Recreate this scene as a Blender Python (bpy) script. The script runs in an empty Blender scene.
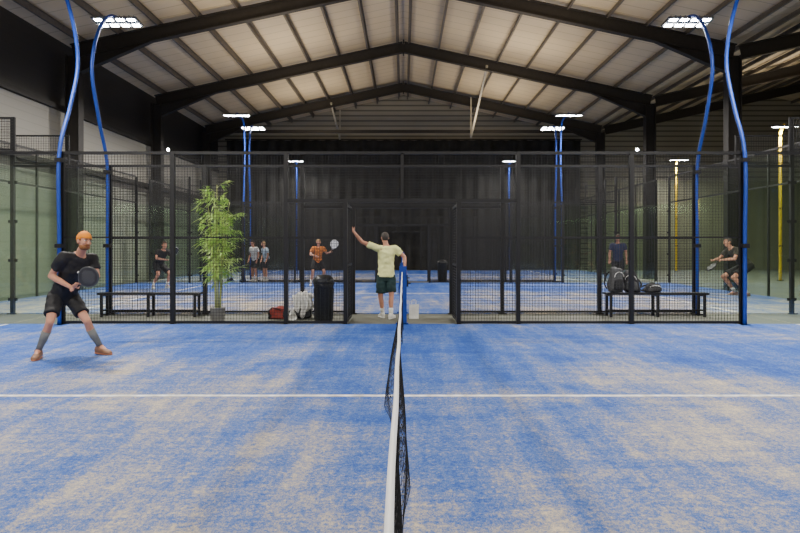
import bpy, bmesh, math, random
from mathutils import Vector, Matrix, noise
random.seed(7)
PI=math.pi
col=bpy.context.scene.collection
V=Vector
F=589.0; HX=403.5; HY=246.0; CH=1.396
def P(px,py,d): return V(((px-HX)*d/F, d, CH+(HY-py)*d/F))

# ------------------------------------------------------------ materials
def mat(name,c,rough=.6,metal=0,var=.12,scale=8,bump=0,spec=.4,emit=None,es=0,c2=None):
    m=bpy.data.materials.new(name); m.use_nodes=True
    n=m.node_tree.nodes; l=m.node_tree.links; b=n['Principled BSDF']
    b.inputs['Roughness'].default_value=rough; b.inputs['Metallic'].default_value=metal
    b.inputs['Specular IOR Level'].default_value=spec
    tc=n.new('ShaderNodeTexCoord'); nz=n.new('ShaderNodeTexNoise'); nz.inputs['Scale'].default_value=scale; nz.inputs['Detail'].default_value=4
    l.new(tc.outputs['Object'],nz.inputs['Vector'])
    r=n.new('ShaderNodeValToRGB'); l.new(nz.outputs['Fac'],r.inputs['Fac'])
    a=[max(0,x*(1-var)) for x in c[:3]]; z=[min(1,x*(1+var)) for x in (c2 or c)[:3]]
    r.color_ramp.elements[0].position=.35; r.color_ramp.elements[1].position=.65
    r.color_ramp.elements[0].color=(*a,1); r.color_ramp.elements[1].color=(*z,1)
    l.new(r.outputs['Color'],b.inputs['Base Color'])
    if bump:
        bp=n.new('ShaderNodeBump'); bp.inputs['Strength'].default_value=bump; l.new(nz.outputs['Fac'],bp.inputs['Height']); l.new(bp.outputs['Normal'],b.inputs['Normal'])
    if emit:
        b.inputs['Emission Color'].default_value=(*emit,1); b.inputs['Emission Strength'].default_value=es
    return m
M={}
M['black']=mat('black_steel',(.007,.007,.008),.5,.1)
M['wire']=mat('black_wire',(.014,.014,.014),.5)
M['blue']=mat('blue_steel',(.006,.04,.27),.5,.0)
M['steel']=mat('dark_roof_steel',(.022,.019,.017),.6)
M['purlin']=mat('purlin_steel',(.11,.095,.08),.6)
M['brace']=mat('galvanised_brace',(.4,.37,.3),.5,.2)
M['white']=mat('worn_white_line',(.55,.52,.46),.8,var=.05,scale=9,c2=(.84,.85,.86))
M['tape']=mat('net_tape',(.85,.86,.88),.7,var=.03)
M['net']=mat('net_cord',(.012,.012,.014),.9)
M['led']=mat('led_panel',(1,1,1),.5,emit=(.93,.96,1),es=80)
M['housing']=mat('lamp_housing',(.12,.13,.15),.4,.4)
M['curtain']=mat('black_curtain',(.022,.0215,.020),.85,scale=2,var=.3,bump=.3)
M['yellow']=mat('yellow_paint',(.85,.58,.01),.6)
M['bin']=mat('black_plastic',(.013,.014,.015),.42)
M['pot']=mat('grey_pot',(.26,.26,.25),.6)
M['leaf']=mat('bamboo_leaf',(.34,.64,.08),.5,c2=(.7,.85,.3),scale=5)
M['cane']=mat('bamboo_cane',(.4,.45,.12),.5)
M['skin']=mat('skin',(.52,.25,.16),.55,var=.05)
M['skin2']=mat('tanned_skin',(.38,.19,.12),.55,var=.05)
M['eye']=mat('eye_white',(.7,.7,.7),.3); M['iris']=mat('iris',(.02,.015,.01),.3); M['lip']=mat('lips',(.28,.07,.05),.5)
M['gray']=mat('grey_fabric',(.06,.062,.065),.85); M['red']=mat('red_fabric',(.32,.05,.04),.8)
M['blackfab']=mat('black_fabric',(.012,.012,.014),.8,bump=.2); M['whitefab']=mat('white_fabric',(.75,.75,.73),.85,bump=.2)
M['rubber']=mat('black_rubber',(.01,.01,.01),.7)

def court_mat(name,amount):
    m=bpy.data.materials.new(name); m.use_nodes=True; n=m.node_tree.nodes; l=m.node_tree.links; b=n['Principled BSDF']
    b.inputs['Roughness'].default_value=.85; b.inputs['Specular IOR Level'].default_value=.15
    tc=n.new('ShaderNodeTexCoord')
    def nz(sc,scale,detail=5,dist=0,rough=.6,rot=0,loc=(0,0,0)):
        mp=n.new('ShaderNodeMapping'); mp.inputs['Scale'].default_value=sc; mp.inputs['Rotation'].default_value=(0,0,rot); mp.inputs['Location'].default_value=loc
        l.new(tc.outputs['Object'],mp.inputs['Vector'])
        x=n.new('ShaderNodeTexNoise'); x.inputs['Scale'].default_value=scale; x.inputs['Detail'].default_value=detail; x.inputs['Distortion'].default_value=dist; x.inputs['Roughness'].default_value=rough
        l.new(mp.outputs['Vector'],x.inputs['Vector']); return x.outputs['Fac']
    def mth(op,a,c,d=None):
        x=n.new('ShaderNodeMath'); x.operation=op
        for i,v in enumerate((a,c,d)):
            if v is None: continue
            if isinstance(v,(int,float)): x.inputs[i].default_value=v
            else: l.new(v,x.inputs[i])
        return x.outputs[0]
    big=nz((1,1,1),.55,3,.6,.6)
    stA=nz((3.2,.45,1),1.0,7,.3,.7,.12)
    stB=nz((.5,3.6,1),1.5,7,.5,.75,0,(3,1,0))
    stC=nz((9,.7,1),1.6,4,.2,.6,-.5)
    med=nz((1,1,1),6,8,.5,.82)
    fine=nz((1,1,1),45,4,0,.75)
    grain=nz((1,1,1),170,2,0,.7)
    sx=n.new('ShaderNodeSeparateXYZ'); l.new(tc.outputs['Object'],sx.inputs[0])
    mr=n.new('ShaderNodeMapRange'); l.new(sx.outputs['Y'],mr.inputs['Value'])
    mr.inputs['From Min'].default_value=2.4; mr.inputs['From Max'].default_value=7.5; mr.inputs['To Min'].default_value=.062; mr.inputs['To Max'].default_value=-.022
    ax=mth('ABSOLUTE',sx.outputs['X'],0); mx_=n.new('ShaderNodeMapRange'); l.new(ax,mx_.inputs['Value'])
    mx_.inputs['From Min'].default_value=0; mx_.inputs['From Max'].default_value=1.6; mx_.inputs['To Min'].default_value=-.04; mx_.inputs['To Max'].default_value=.012
    s=mth('MULTIPLY',big,.30); s=mth('MULTIPLY_ADD',stA,.26,s); s=mth('MULTIPLY_ADD',stB,.19,s); s=mth('MULTIPLY_ADD',med,.19,s); s=mth('MULTIPLY_ADD',stC,.06,s)
    s=mth('ADD',s,mr.outputs[0]); s=mth('ADD',s,mx_.outputs[0]); s=mth('MULTIPLY_ADD',fine,.38,s); s=mth('ADD',s,-.19+amount)
    s=mth('MULTIPLY_ADD',grain,.28,s); s=mth('ADD',s,-.14)
    r=n.new('ShaderNodeValToRGB'); l.new(s,r.inputs['Fac']); e=r.color_ramp.elements
    e[0].position=.34; e[0].color=(.008,.042,.25,1); e[1].position=.67; e[1].color=(.64,.53,.38,1)
    k=r.color_ramp.elements.new(.44); k.color=(.025,.09,.38,1)
    k=r.color_ramp.elements.new(.52); k.color=(.095,.165,.41,1)
    k=r.color_ramp.elements.new(.585); k.color=(.33,.315,.31,1)
    l.new(r.outputs['Color'],b.inputs['Base Color'])
    bp=n.new('ShaderNodeBump'); bp.inputs['Strength'].default_value=.5; bp.inputs['Distance'].default_value=.01
    l.new(fine,bp.inputs['Height']); l.new(bp.outputs['Normal'],b.inputs['Normal'])
    return m
M['court1']=court_mat('sanded_blue_turf',0.0); M['court2']=court_mat('blue_turf',-.01)

def glass_mat(name,tint):
    m=bpy.data.materials.new(name); m.use_nodes=True; n=m.node_tree.nodes; l=m.node_tree.links
    for x in list(n):
        if x.type!='OUTPUT_MATERIAL': n.remove(x)
    out=[x for x in n if x.type=='OUTPUT_MATERIAL'][0]
    tc=n.new('ShaderNodeTexCoord'); nz=n.new('ShaderNodeTexNoise'); nz.inputs['Scale'].default_value=.8; l.new(tc.outputs['Object'],nz.inputs['Vector'])
    r=n.new('ShaderNodeValToRGB'); r.color_ramp.elements[0].color=(*[x*.97 for x in tint],1); r.color_ramp.elements[1].color=(*tint,1)
    l.new(nz.outputs['Fac'],r.inputs[0])
    t=n.new('ShaderNodeBsdfTransparent'); l.new(r.outputs[0],t.inputs[0])
    g=n.new('ShaderNodeBsdfGlossy'); g.inputs['Roughness'].default_value=.05; g.inputs['Color'].default_value=(.88,1,.9,1)
    lw=n.new('ShaderNodeLayerWeight'); lw.inputs['Blend'].default_value=.5
    p=n.new('ShaderNodeMath'); p.operation='POWER'; l.new(lw.outputs['Facing'],p.inputs[0]); p.inputs[1].default_value=4
    q=n.new('ShaderNodeMath'); q.operation='MULTIPLY_ADD'; l.new(p.outputs[0],q.inputs[0]); q.inputs[1].default_value=.35; q.inputs[2].default_value=.045
    b=n.new('ShaderNodeMixShader'); l.new(q.outputs[0],b.inputs[0]); l.new(t.outputs[0],b.inputs[1]); l.new(g.outputs[0],b.inputs[2])
    l.new(b.outputs[0],out.inputs[0]); return m
M['glass']=glass_mat('court_glass',(.955,.99,.95))

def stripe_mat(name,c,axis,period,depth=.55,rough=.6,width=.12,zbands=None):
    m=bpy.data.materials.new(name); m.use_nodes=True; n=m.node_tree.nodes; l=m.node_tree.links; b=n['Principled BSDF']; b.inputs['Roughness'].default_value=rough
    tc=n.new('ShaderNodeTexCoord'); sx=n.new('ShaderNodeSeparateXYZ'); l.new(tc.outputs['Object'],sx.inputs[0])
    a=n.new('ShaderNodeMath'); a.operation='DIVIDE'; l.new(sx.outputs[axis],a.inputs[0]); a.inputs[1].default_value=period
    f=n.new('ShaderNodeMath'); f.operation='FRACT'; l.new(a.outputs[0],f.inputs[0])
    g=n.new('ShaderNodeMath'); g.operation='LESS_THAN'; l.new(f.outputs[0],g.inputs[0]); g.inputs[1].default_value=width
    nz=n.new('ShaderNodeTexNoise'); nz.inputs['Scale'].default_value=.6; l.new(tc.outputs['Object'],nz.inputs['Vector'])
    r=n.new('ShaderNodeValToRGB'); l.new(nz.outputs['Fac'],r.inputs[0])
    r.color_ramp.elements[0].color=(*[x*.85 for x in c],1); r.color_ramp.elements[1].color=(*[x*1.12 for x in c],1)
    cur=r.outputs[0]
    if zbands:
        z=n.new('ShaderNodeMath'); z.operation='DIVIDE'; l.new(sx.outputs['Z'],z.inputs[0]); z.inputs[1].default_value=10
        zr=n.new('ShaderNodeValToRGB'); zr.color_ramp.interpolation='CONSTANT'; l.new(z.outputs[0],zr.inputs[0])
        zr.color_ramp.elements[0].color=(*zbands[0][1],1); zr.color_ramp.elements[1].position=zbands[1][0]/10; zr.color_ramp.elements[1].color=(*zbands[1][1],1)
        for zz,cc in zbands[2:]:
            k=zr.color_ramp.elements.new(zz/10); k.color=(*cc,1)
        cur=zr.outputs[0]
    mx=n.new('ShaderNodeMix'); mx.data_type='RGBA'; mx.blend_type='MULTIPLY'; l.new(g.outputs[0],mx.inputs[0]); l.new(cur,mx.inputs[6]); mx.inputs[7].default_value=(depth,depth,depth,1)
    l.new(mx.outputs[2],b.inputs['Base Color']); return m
M['ceil']=stripe_mat('roof_liner_panels',(.57,.47,.32),'Y',.6,.72,width=.07)
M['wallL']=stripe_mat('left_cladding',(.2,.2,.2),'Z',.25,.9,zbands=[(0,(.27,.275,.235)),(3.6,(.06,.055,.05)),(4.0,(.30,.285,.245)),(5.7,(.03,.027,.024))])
M['clad']=stripe_mat('end_cladding',(.30,.28,.23),'Z',.3,.4,width=.3)
M['wallD']=stripe_mat('olive_lining',(.20,.205,.14),'X',1.0,.85)
M['conc']=mat('concrete_floor',(.12,.125,.10),.7,scale=1.2,var=.15)

# ------------------------------------------------------------ mesh builder
class MB:
    def __init__(s): s.v=[]; s.f=[]
    def add(s,vs,fs):
        o=len(s.v); s.v+= [tuple(x) for x in vs]; s.f+=[tuple(i+o for i in f) for f in fs]; return s
    def box(s,c,d,ax=None):
        c=V(c); a=ax or (V((1,0,0)),V((0,1,0)),V((0,0,1)))
        vs=[c+a[0]*(x*d[0]/2)+a[1]*(y*d[1]/2)+a[2]*(z*d[2]/2) for x in(-1,1) for y in(-1,1) for z in(-1,1)]
        return s.add(vs,[(0,1,3,2),(4,6,7,5),(0,4,5,1),(2,3,7,6),(0,2,6,4),(1,5,7,3)])
    def bar(s,p,q,w,h=None,up=V((0,0,1))):
        p=V(p); q=V(q); h=h or w; d=q-p; L=d.length; d.normalize()
        if abs(d.dot(up))>.98: up=V((0,1,0))
        u=d.cross(up).normalized(); v=u.cross(d)
        return s.box((p+q)/2,(w,L,h),(u,d,v))
    def loft(s,secs,n=20,cap=True):
        rings=[]; vs=[]; fs=[]
        for (c,u,v,ru,rv) in secs:
            c=V(c); rings.append([c+u*(ru*math.cos(2*PI*i/n))+v*(rv*math.sin(2*PI*i/n)) for i in range(n)])
        for r in rings: vs+=r
        for k in range(len(rings)-1):
            for i in range(n):
                a=k*n+i; b=k*n+(i+1)%n; fs.append((a,b,b+n,a+n))
        if cap:
            fs.append(tuple(range(n))[::-1]); fs.append(tuple((len(rings)-1)*n+i for i in range(n)))
        return s.add(vs,fs)
    def tube(s,pts,r,n=10,cap=True):
        pts=[V(p) for p in pts]; rs=r if isinstance(r,(list,tuple)) else [r]*len(pts)
        t0=(pts[1]-pts[0]).normalized(); u=t0.orthogonal().normalized(); secs=[]
        for i,p in enumerate(pts):
            t=(pts[min(i+1,len(pts)-1)]-pts[max(i-1,0)]).normalized()
            u=(u-t*u.dot(t)).normalized(); v=t.cross(u); secs.append((p,u,v,rs[i],rs[i]))
        return s.loft(secs,n,cap)
    def capsule(s,p,r,q,r2,n=14):
        p=V(p);q=V(q); t=(q-p); L=t.length
        if L<1e-5: return s.ell(p,(r,r,r))
        t/=L; pts=[];rs=[]
        for k in (0.02,.35,.7): a=k*PI/2; pts.append(p-t*r*math.cos(a)); rs.append(r*math.sin(a))
        pts.append(p); rs.append(r); pts.append(q); rs.append(r2)
        for k in (.7,.35,.02): a=k*PI/2; pts.append(q+t*r2*math.cos(a)); rs.append(r2*math.sin(a))
        return s.tube(pts,rs,n)
    def ell(s,c,r,ax=None,e=1.0,nu=20,nv=12):
        c=V(c); a=ax or (V((1,0,0)),V((0,1,0)),V((0,0,1)))
        pw=lambda x:math.copysign(abs(x)**e,x)
        vs=[];fs=[]
        for j in range(nv+1):
            ph=-PI/2+PI*(j*.98+.01*nv)/nv
            for i in range(nu):
                th=2*PI*i/nu
                vs.append(c+a[0]*r[0]*pw(math.cos(ph))*pw(math.cos(th))+a[1]*r[1]*pw(math.cos(ph))*pw(math.sin(th))+a[2]*r[2]*pw(math.sin(ph)))
        for j in range(nv):
            for i in range(nu):
                p=j*nu+i;q=j*nu+(i+1)%nu; fs.append((p,q,q+nu,p+nu))
        fs.append(tuple(range(nu))[::-1]); fs.append(tuple(nv*nu+i for i in range(nu)))
        return s.add(vs,fs)
    def soften(s,amp,h,taper,seed,lean=0):
        out=[]
        for x,y,z in s.v:
            k=1-taper*max(0,z/h-.2); p=V((x*k+lean*z,y*k,z))
            q=V((noise.noise(V((x*8+seed,y*8,z*8))),noise.noise(V((x*8,y*8+seed,z*8))),noise.noise(V((x*8,y*8,z*8+seed)))*min(1,z/h*2)))
            out.append(tuple(p+q*amp))
        s.v=out; return s
    def mesh(s,name,smooth=False):
        me=bpy.data.meshes.new(name); me.from_pydata(s.v,[],s.f)
        if len(s.v)<60000:
            bm=bmesh.new(); bm.from_mesh(me); bmesh.ops.recalc_face_normals(bm,faces=bm.faces); bm.to_mesh(me); bm.free()
        if smooth:
            for p in me.polygons: p.use_smooth=True
        return me
def link(name,me,m,parent=None,loc=None):
    if m and not me.materials: me.materials.append(m)
    o=bpy.data.objects.new(name,me); col.objects.link(o)
    if parent: o.parent=parent
    if loc is not None: o.location=loc
    return o
def build(mb,name,m,parent=None,smooth=False,loc=None): return link(name,mb.mesh(name,smooth),m,parent,loc)
def tag(o,label,cat,group=None):
    o['label']=label; o['category']=cat
    if group: o['group']=group
    return o
def thing(name,loc,label,cat,group=None,rz=0):
    o=bpy.data.objects.new(name,None); col.objects.link(o); o.location=loc; o.rotation_euler=(0,0,rz); o.empty_display_size=.2
    return tag(o,label,cat,group)
def struct(o): o['kind']='structure'; return o
def bez(pts,n=8):
    out=[]; P_=[V(p) for p in pts]
    for i in range(len(P_)-1):
        a=P_[max(i-1,0)];b=P_[i];c=P_[i+1];d=P_[min(i+2,len(P_)-1)]
        for k in range(n):
            t=k/n; out.append(.5*((2*b)+(c-a)*t+(2*a-5*b+4*c-d)*t*t+(3*b-a-3*c+d)*t**3))
    out.append(P_[-1]); return out

# ------------------------------------------------------------ people (built first, while the scene is light)
def rem(mb,name,m,parent,voxel,smooth_it=2,fold=0,seed=0):
    me=mb.mesh(name); o=bpy.data.objects.new(name,me); col.objects.link(o)
    r=o.modifiers.new('r','REMESH'); r.mode='VOXEL'; r.voxel_size=voxel
    s=o.modifiers.new('s','SMOOTH'); s.factor=.5; s.iterations=smooth_it
    bpy.context.view_layer.update(); dg=bpy.context.evaluated_depsgraph_get()
    nm=bpy.data.meshes.new_from_object(o.evaluated_get(dg)); o.modifiers.clear(); o.data=nm; nm.name=name
    if fold:
        for v in nm.vertices:
            k=noise.noise(V((v.co.x*9+seed,v.co.y*9,v.co.z*14)))+.5*noise.noise(V((v.co.x*24,v.co.y*24+seed,v.co.z*20)))
            v.co+=v.normal*k*fold
    for p in nm.polygons: p.use_smooth=True
    nm.materials.clear(); nm.materials.append(m); o.parent=parent; return o
def hand(mb,H,f,g,n_hint,mirror=1,open_=False):
    f=f.normalized()
    if g is not None:
        g=g.normalized(); n=(f-g*f.dot(g)); n=n.normalized() if n.length>.1 else g.orthogonal().normalized()
        t=g.cross(n); c=H-n*.032
        mb.ell(c,(.042,.016,.032),(g,n,t))
        for i in range(4):
            b=H+g*(-.031+.0205*i); L=(.9,1,.97,.8)[i]
            pts=[b+(-n*math.cos(a)+t*math.sin(a)*mirror)*.027 for a in [.55+ x*L for x in (0,.8,1.6,2.3)]]
            mb.tube(pts,[.0095,.009,.0085,.007],7)
        b=H+g*.04; pts=[b-n*.034-t*mirror*.012,b-n*.012-t*mirror*.027+g*.008,b+n*.012-t*mirror*.026+g*.008,b+n*.027-t*mirror*.01]
        mb.tube(pts,[.012,.0105,.0095,.008],7)
    else:
        n=(n_hint-f*n_hint.dot(f)).normalized(); s=f.cross(n)
        mb.ell(H,(.04,.017,.047),(s,n,f))
        for i in range(4):
            b=H+s*(-.03+.02*i)+f*.036; L=(.06,.072,.068,.052)[i]; cu=.15 if open_ else .5; p=b; pts=[p-f*.01]
            d=(f+s*(-.03+.02*i)*(6 if open_ else 1)).normalized()
            for k in range(3):
                p=p+d*L/2.4; pts.append(p); d=(d-n*cu).normalized()
            mb.tube(pts,[.0095,.009,.0085,.007],7)
        b=H-s*.036-f*.015; pts=[b,b-s*.02+f*.02,b-s*.03+f*.045-n*.01]; mb.tube(pts,[.013,.011,.009],7)

def person(loc,J,label,shirt,shorts,hairm,skin,shoem,sockm,side,fs=1,look=(0,-1,0),toeL=(0,-1,0),toeR=(0,-1,0),gripL=None,gripR=None,voxel=.01,long_hair=False,seed=0,openL=False,sock=.55,sleeve=.62,shortlen=.8,beard=None,k=1.0,hk=None,headup=(0,0,1),cap=None,solem=None,fold=.008,loose=1.0,hem=-.12,shw=.103,leg=1.0):
    t=thing('person',loc,label,'person')
    hk=hk or k
    pel,neck,head=J['pel'],J['neck'],J['head']
    up=(neck-pel).normalized(); s=V(side); s=(s-up*s.dot(up)).normalized(); fr=s.cross(up)*fs
    hs=V((s.x,s.y,0)).normalized()
    L=(neck-pel).length
    def sec(fq,ru,rv,off=0): 
        c=pel+up*(L*fq)+fr*off; return (c,s,fr,ru*k,rv*k)
    shd=neck-up*.055*k; shL=shd-s*.175*k; shR=shd+s*.175*k
    hipL=pel-hs*.09*k-up*.02; hipR=pel+hs*.09*k-up*.02
    body=MB()
    body.loft([sec(-.16,.10,.08),sec(-.05,.145,.1),sec(.12,.148,.104),sec(.38,.13,.095,.005),sec(.66,.152,.107,.01),sec(.86,.162,.098),sec(.96,.11,.075),sec(1.03,.055,.052)],24)
    body.capsule(shL,.056*k,shR,.056*k)
    body.capsule(neck-up*.03,.056*k,head-V((0,0,.06*k)),.05*k)
    lk=V(look).normalized(); hu=V(headup); hu=(hu-lk*hu.dot(lk)).normalized(); hsd=lk.cross(hu)
    ax=(hsd,lk,hu); hc=head
    body.ell(hc+hu*.02*hk,(.072*hk,.091*hk,.095*hk),ax); body.ell(hc+lk*.018*hk-hu*.055*hk,(.055*hk,.066*hk,.06*hk),ax); body.ell(hc+lk*.045*hk-hu*.088*hk,(.03*hk,.03*hk,.024*hk),ax)
    body.capsule(hc+lk*.086*hk+hu*.012*hk,.009*hk,hc+lk*.109*hk-hu*.026*hk,.015*hk)
    body.capsule(hc+lk*.078*hk+hu*.032*hk-hsd*.035*hk,.012*hk,hc+lk*.078*hk+hu*.032*hk+hsd*.035*hk,.012*hk)
    for sg in (-1,1): 
        body.ell(hc+hsd*sg*.078*hk-hu*.006*hk-lk*.005*hk,(.011*hk,.02*hk,.032*hk),ax)
        body.ell(hc+hsd*sg*.04*hk+lk*.06*hk-hu*.025*hk,(.022*hk,.02*hk,.02*hk),ax)
    for (sh,el,ha,gr,op,sd) in ((shL,J['elL'],J['haL'],gripL,openL,-1),(shR,J['elR'],J['haR'],gripR,False,1)):
        f=(ha-el).normalized(); wr=ha-f*.06*k
        body.capsule(sh,.054*k,sh.lerp(el,.45),.047*k); body.capsule(sh.lerp(el,.45),.047*k,el,.037*k); 
        body.capsule(el,.038*k,el.lerp(wr,.3),.04*k); body.capsule(el.lerp(wr,.3),.04*k,wr,.025*k); body.capsule(wr,.025*k,ha-f*.02,.024*k)
        hand(body,ha,f,gr,fr,sd,op)
    q_=k*leg
    for (hp,kn,an,toe) in ((hipL,J['knL'],J['anL'],V(toeL)),(hipR,J['knR'],J['anR'],V(toeR))):
        body.capsule(hp,.088*q_,hp.lerp(kn,.5),.073*q_); body.capsule(hp.lerp(kn,.5),.073*q_,kn,.052*q_)
        back=-(toe.normalized()); m1=kn.lerp(an,.33)+back*.02
        body.capsule(kn,.05*q_,m1,.054*q_); body.capsule(m1,.054*q_,kn.lerp(an,.8),.035*q_); body.capsule(kn.lerp(an,.8),.035*q_,an,.034*q_)
        body.capsule(an,.036*k,an+toe.normalized()*.1-V((0,0,.05)),.03*k)
    rem(body,'body',skin,t,voxel,2)
    w_=loose
    sh_=MB()
    sh_.loft([sec(hem,.172*w_,.134*w_),sec(.1,.164*w_,.126*w_),sec(.38,.153*w_,.12*w_,.005),sec(.66,.168,.126,.01),sec(.84,.174,.112),sec(.95,.13,.088),sec(1.0,.07,.065)],28)
    sh_.capsule(shL,.068*k,shR,.068*k)
    for sh,el in ((shL,J['elL']),(shR,J['elR'])): sh_.tube([sh.lerp(el,-.12),sh,sh.lerp(el,sleeve*.6),sh.lerp(el,sleeve)],[.05*k,.073*k*w_,.07*k*w_,.071*k*w_],16)
    rem(sh_,'shirt',shirt,t,voxel*1.15,2,fold,seed)
    so=MB()
    so.loft([(pel-up*.1,hs,hs.cross(V((0,0,1))),.148*k,.118*k),(pel-up*.02,hs,hs.cross(V((0,0,1))),.163*k,.126*k),(pel+up*.08,hs,hs.cross(V((0,0,1))),.155*k,.12*k)],24)
    for hp,kn in ((hipL,J['knL']),(hipR,J['knR'])): so.tube([hp.lerp(kn,-.1),hp.lerp(kn,.1),hp.lerp(kn,.5),hp.lerp(kn,shortlen)],[.09*k,.104*k,shw*.98*k,shw*k],16)
    rem(so,'shorts',shorts,t,voxel*1.15,2,fold*.8,seed+3)
    for kn,an,toe in ((J['knL'],J['anL'],V(toeL)),(J['knR'],J['anR'],V(toeR))):
        back=-(toe.normalized())
        m1=MB(); a=kn.lerp(an,1-sock)
        if sock>.5: m1.tube([a+back*.018,kn.lerp(an,.6)+back*.013,kn.lerp(an,.82),an],[.058*q_,.053*q_,.042*q_,.041*q_],16)
        else: m1.tube([a+back*.004,kn.lerp(an,.85),an],[.046*k,.042*k,.041*k],14)
        build(m1,'sock',sockm,t,True)
        td=toe.normalized(); sd=td.cross(V((0,0,1)))
        m2=MB(); g=V((an.x,an.y,0)); Z=V((0,0,1))
        m2.loft([(g-td*.075+Z*.05,sd,Z,.02,.03),(g-td*.06+Z*.055,sd,Z,.036,.052),(g+Z*.06,sd,Z,.04,.058),(g+td*.07+Z*.045,sd,Z,.044,.044),(g+td*.14+Z*.034,sd,Z,.047,.032),(g+td*.185+Z*.028,sd,Z,.035,.024),(g+td*.2+Z*.025,sd,Z,.014,.014)],18)
        m2.tube([g+Z*.06,g+Z*.115],[.045,.044],14)
        so_=rem(m2,'shoe',shoem,t,.009,2); 
        m3=MB(); m3.loft([(g-td*.08+Z*.012,sd,Z,.02,.012),(g-td*.05+Z*.012,sd,Z,.04,.012),(g+td*.06+Z*.012,sd,Z,.042,.012),(g+td*.14+Z*.012,sd,Z,.05,.012),(g+td*.205+Z*.014,sd,Z,.02,.01)],14); build(m3,'sole',solem or M['whitefab'],so_,True)
    def shell(rx,ry,rz,lim_front,lim_side,lim_back,name,m_,jit):
        hm=MB(); N1,N2=28,18; vs=[];fs=[]
        for j in range(N2+1):
            ph=-PI/2+PI*j/N2
            for i in range(N1):
                th=2*PI*i/N1; w=1+jit*noise.noise(V((i*.9,j*.9,seed)))
                vs.append(hc+hu*.022*hk-lk*.004*hk+hsd*(rx*hk*w*math.cos(ph)*math.cos(th))+lk*(ry*hk*w*math.cos(ph)*math.sin(th))+hu*(rz*hk*w*math.sin(ph)))
        for j in range(N2):
            for i in range(N1):
                q=[j*N1+i,j*N1+(i+1)%N1,(j+1)*N1+(i+1)%N1,(j+1)*N1+i]; c=sum((vs[x] for x in q),V())/4-hc
                fz=c.dot(lk); uz=c.dot(hu)
                lim=lim_front*hk if fz>.03*hk else (lim_side*hk if fz>-.02*hk else lim_back*hk)
                if uz>lim: fs.append(tuple(q))
        hm.add(vs,fs); 
        me=hm.mesh(name,True); bm=bmesh.new(); bm.from_mesh(me); bmesh.ops.delete(bm,geom=[v for v in bm.verts if not v.link_faces],context='VERTS'); bm.to_mesh(me); bm.free()
        ho=link(name,me,m_,t); sl=ho.modifiers.new('s','SOLIDIFY'); sl.thickness=.01*hk; sl.offset=-1
    shell(.079,.097,.1,.07,.0,-.05,'hair',hairm,.03)
    if cap:
        shell(.084,.104,.107,.042,.022,.0,'cap',cap,.02)
    if long_hair:
        q=MB(); q.capsule(hc-lk*.085*hk,.045*hk,hc-lk*.10*hk-hu*.17*hk,.03*hk); build(q,'ponytail',hairm,t,True)
    for sg in (-1,1):
        e=hc+lk*.083*hk+hsd*sg*.031*hk+hu*.010*hk
        q=MB(); q.ell(e,(.014*hk,.009*hk,.007*hk),ax,nu=10,nv=6); eo=build(q,'eye',M['eye'],t,True)
        q=MB(); q.ell(e+lk*.006*hk,(.008*hk,.005*hk,.008*hk),ax,nu=8,nv=6); build(q,'iris',M['iris'],eo,True)
        q=MB(); q.capsule(e+lk*.010*hk+hu*.018*hk-hsd*.015*hk,.006*hk,e+lk*.010*hk+hu*.02*hk+hsd*.015*hk,.006*hk,6); build(q,'eyebrow',hairm,t,True)
    if beard:
        q=MB(); q.ell(hc+lk*.024*hk-hu*.076*hk,(.062*hk,.07*hk,.042*hk),ax,e=.9); q.capsule(hc+lk*.088*hk-hu*.044*hk-hsd*.025*hk,.009*hk,hc+lk*.088*hk-hu*.044*hk+hsd*.025*hk,.009*hk,8); q.ell(hc+lk*.07*hk-hu*.06*hk,(.04*hk,.02*hk,.03*hk),ax)
        rem(q,'beard',beard,t,.008,1)
    q=MB(); q.ell(hc+lk*(.092 if beard else .084)*hk-hu*.059*hk,(.02*hk,.007*hk,.005*hk),ax,nu=10,nv=6); build(q,'mouth',M['lip'],t,True)
    return t,fr,up,s,shd

def racket(H,a,n,label,face,frame,grp='padel rackets held by players',sc=1.0):
    a=V(a).normalized(); n=V(n); n=(n-a*n.dot(a)).normalized(); s=a.cross(n)
    t=thing('padel_racket',H,label,'racket',grp); t.scale=(sc,sc,sc)
    m=MB(); m.tube([-a*.06,-a*.055,a*.09,a*.1],[.019,.017,.016,.013],12); build(m,'grip',M['rubber'],t,True)
    for sg in (-1,1): 
        m=MB(); m.tube([a*.08+s*sg*.004,a*.13+s*sg*.03,a*.17+s*sg*.07],[.011,.011,.012],8); build(m,'throat',frame,t,True)
    c=a*.29; N=40
    def rim(th): 
        r=.128+(.018 if math.sin(th)<0 else .005)*abs(math.sin(th)); return c+s*(.128*math.cos(th))+a*(r*math.sin(th))
    m=MB(); pts=[rim(2*PI*i/N) for i in range(N+1)]; m.tube(pts,.016,8,False); build(m,'rim',frame,t,True)
    bm=MB(); vs=[c+n*.017]+[rim(2*PI*i/N)+n*.016 for i in range(N)]+[c-n*.017]+[rim(2*PI*i/N)-n*.016 for i in range(N)]
    fs=[(0,1+i,1+(i+1)%N) for i in range(N)]+[(N+1,N+2+(i+1)%N,N+2+i) for i in range(N)]+[(1+i,N+2+i,N+2+(i+1)%N,1+(i+1)%N) for i in range(N)]
    bm.add(vs,fs); fo=build(bm,'face',face,t)
    m=MB()
    for i in range(-3,4):
        for j in range(-3,4):
            if i*i+j*j<11:
                for sg in (-1,1):
                    p=c+s*i*.028+a*j*.028+n*sg*.0172; m.tube([p,p+n*sg*.0008],.0065,8)
    build(m,'hole_pattern',M['hole'],fo)
    return t
M['hole']=mat('racket_holes',(.2,.2,.2),.7)
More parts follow.
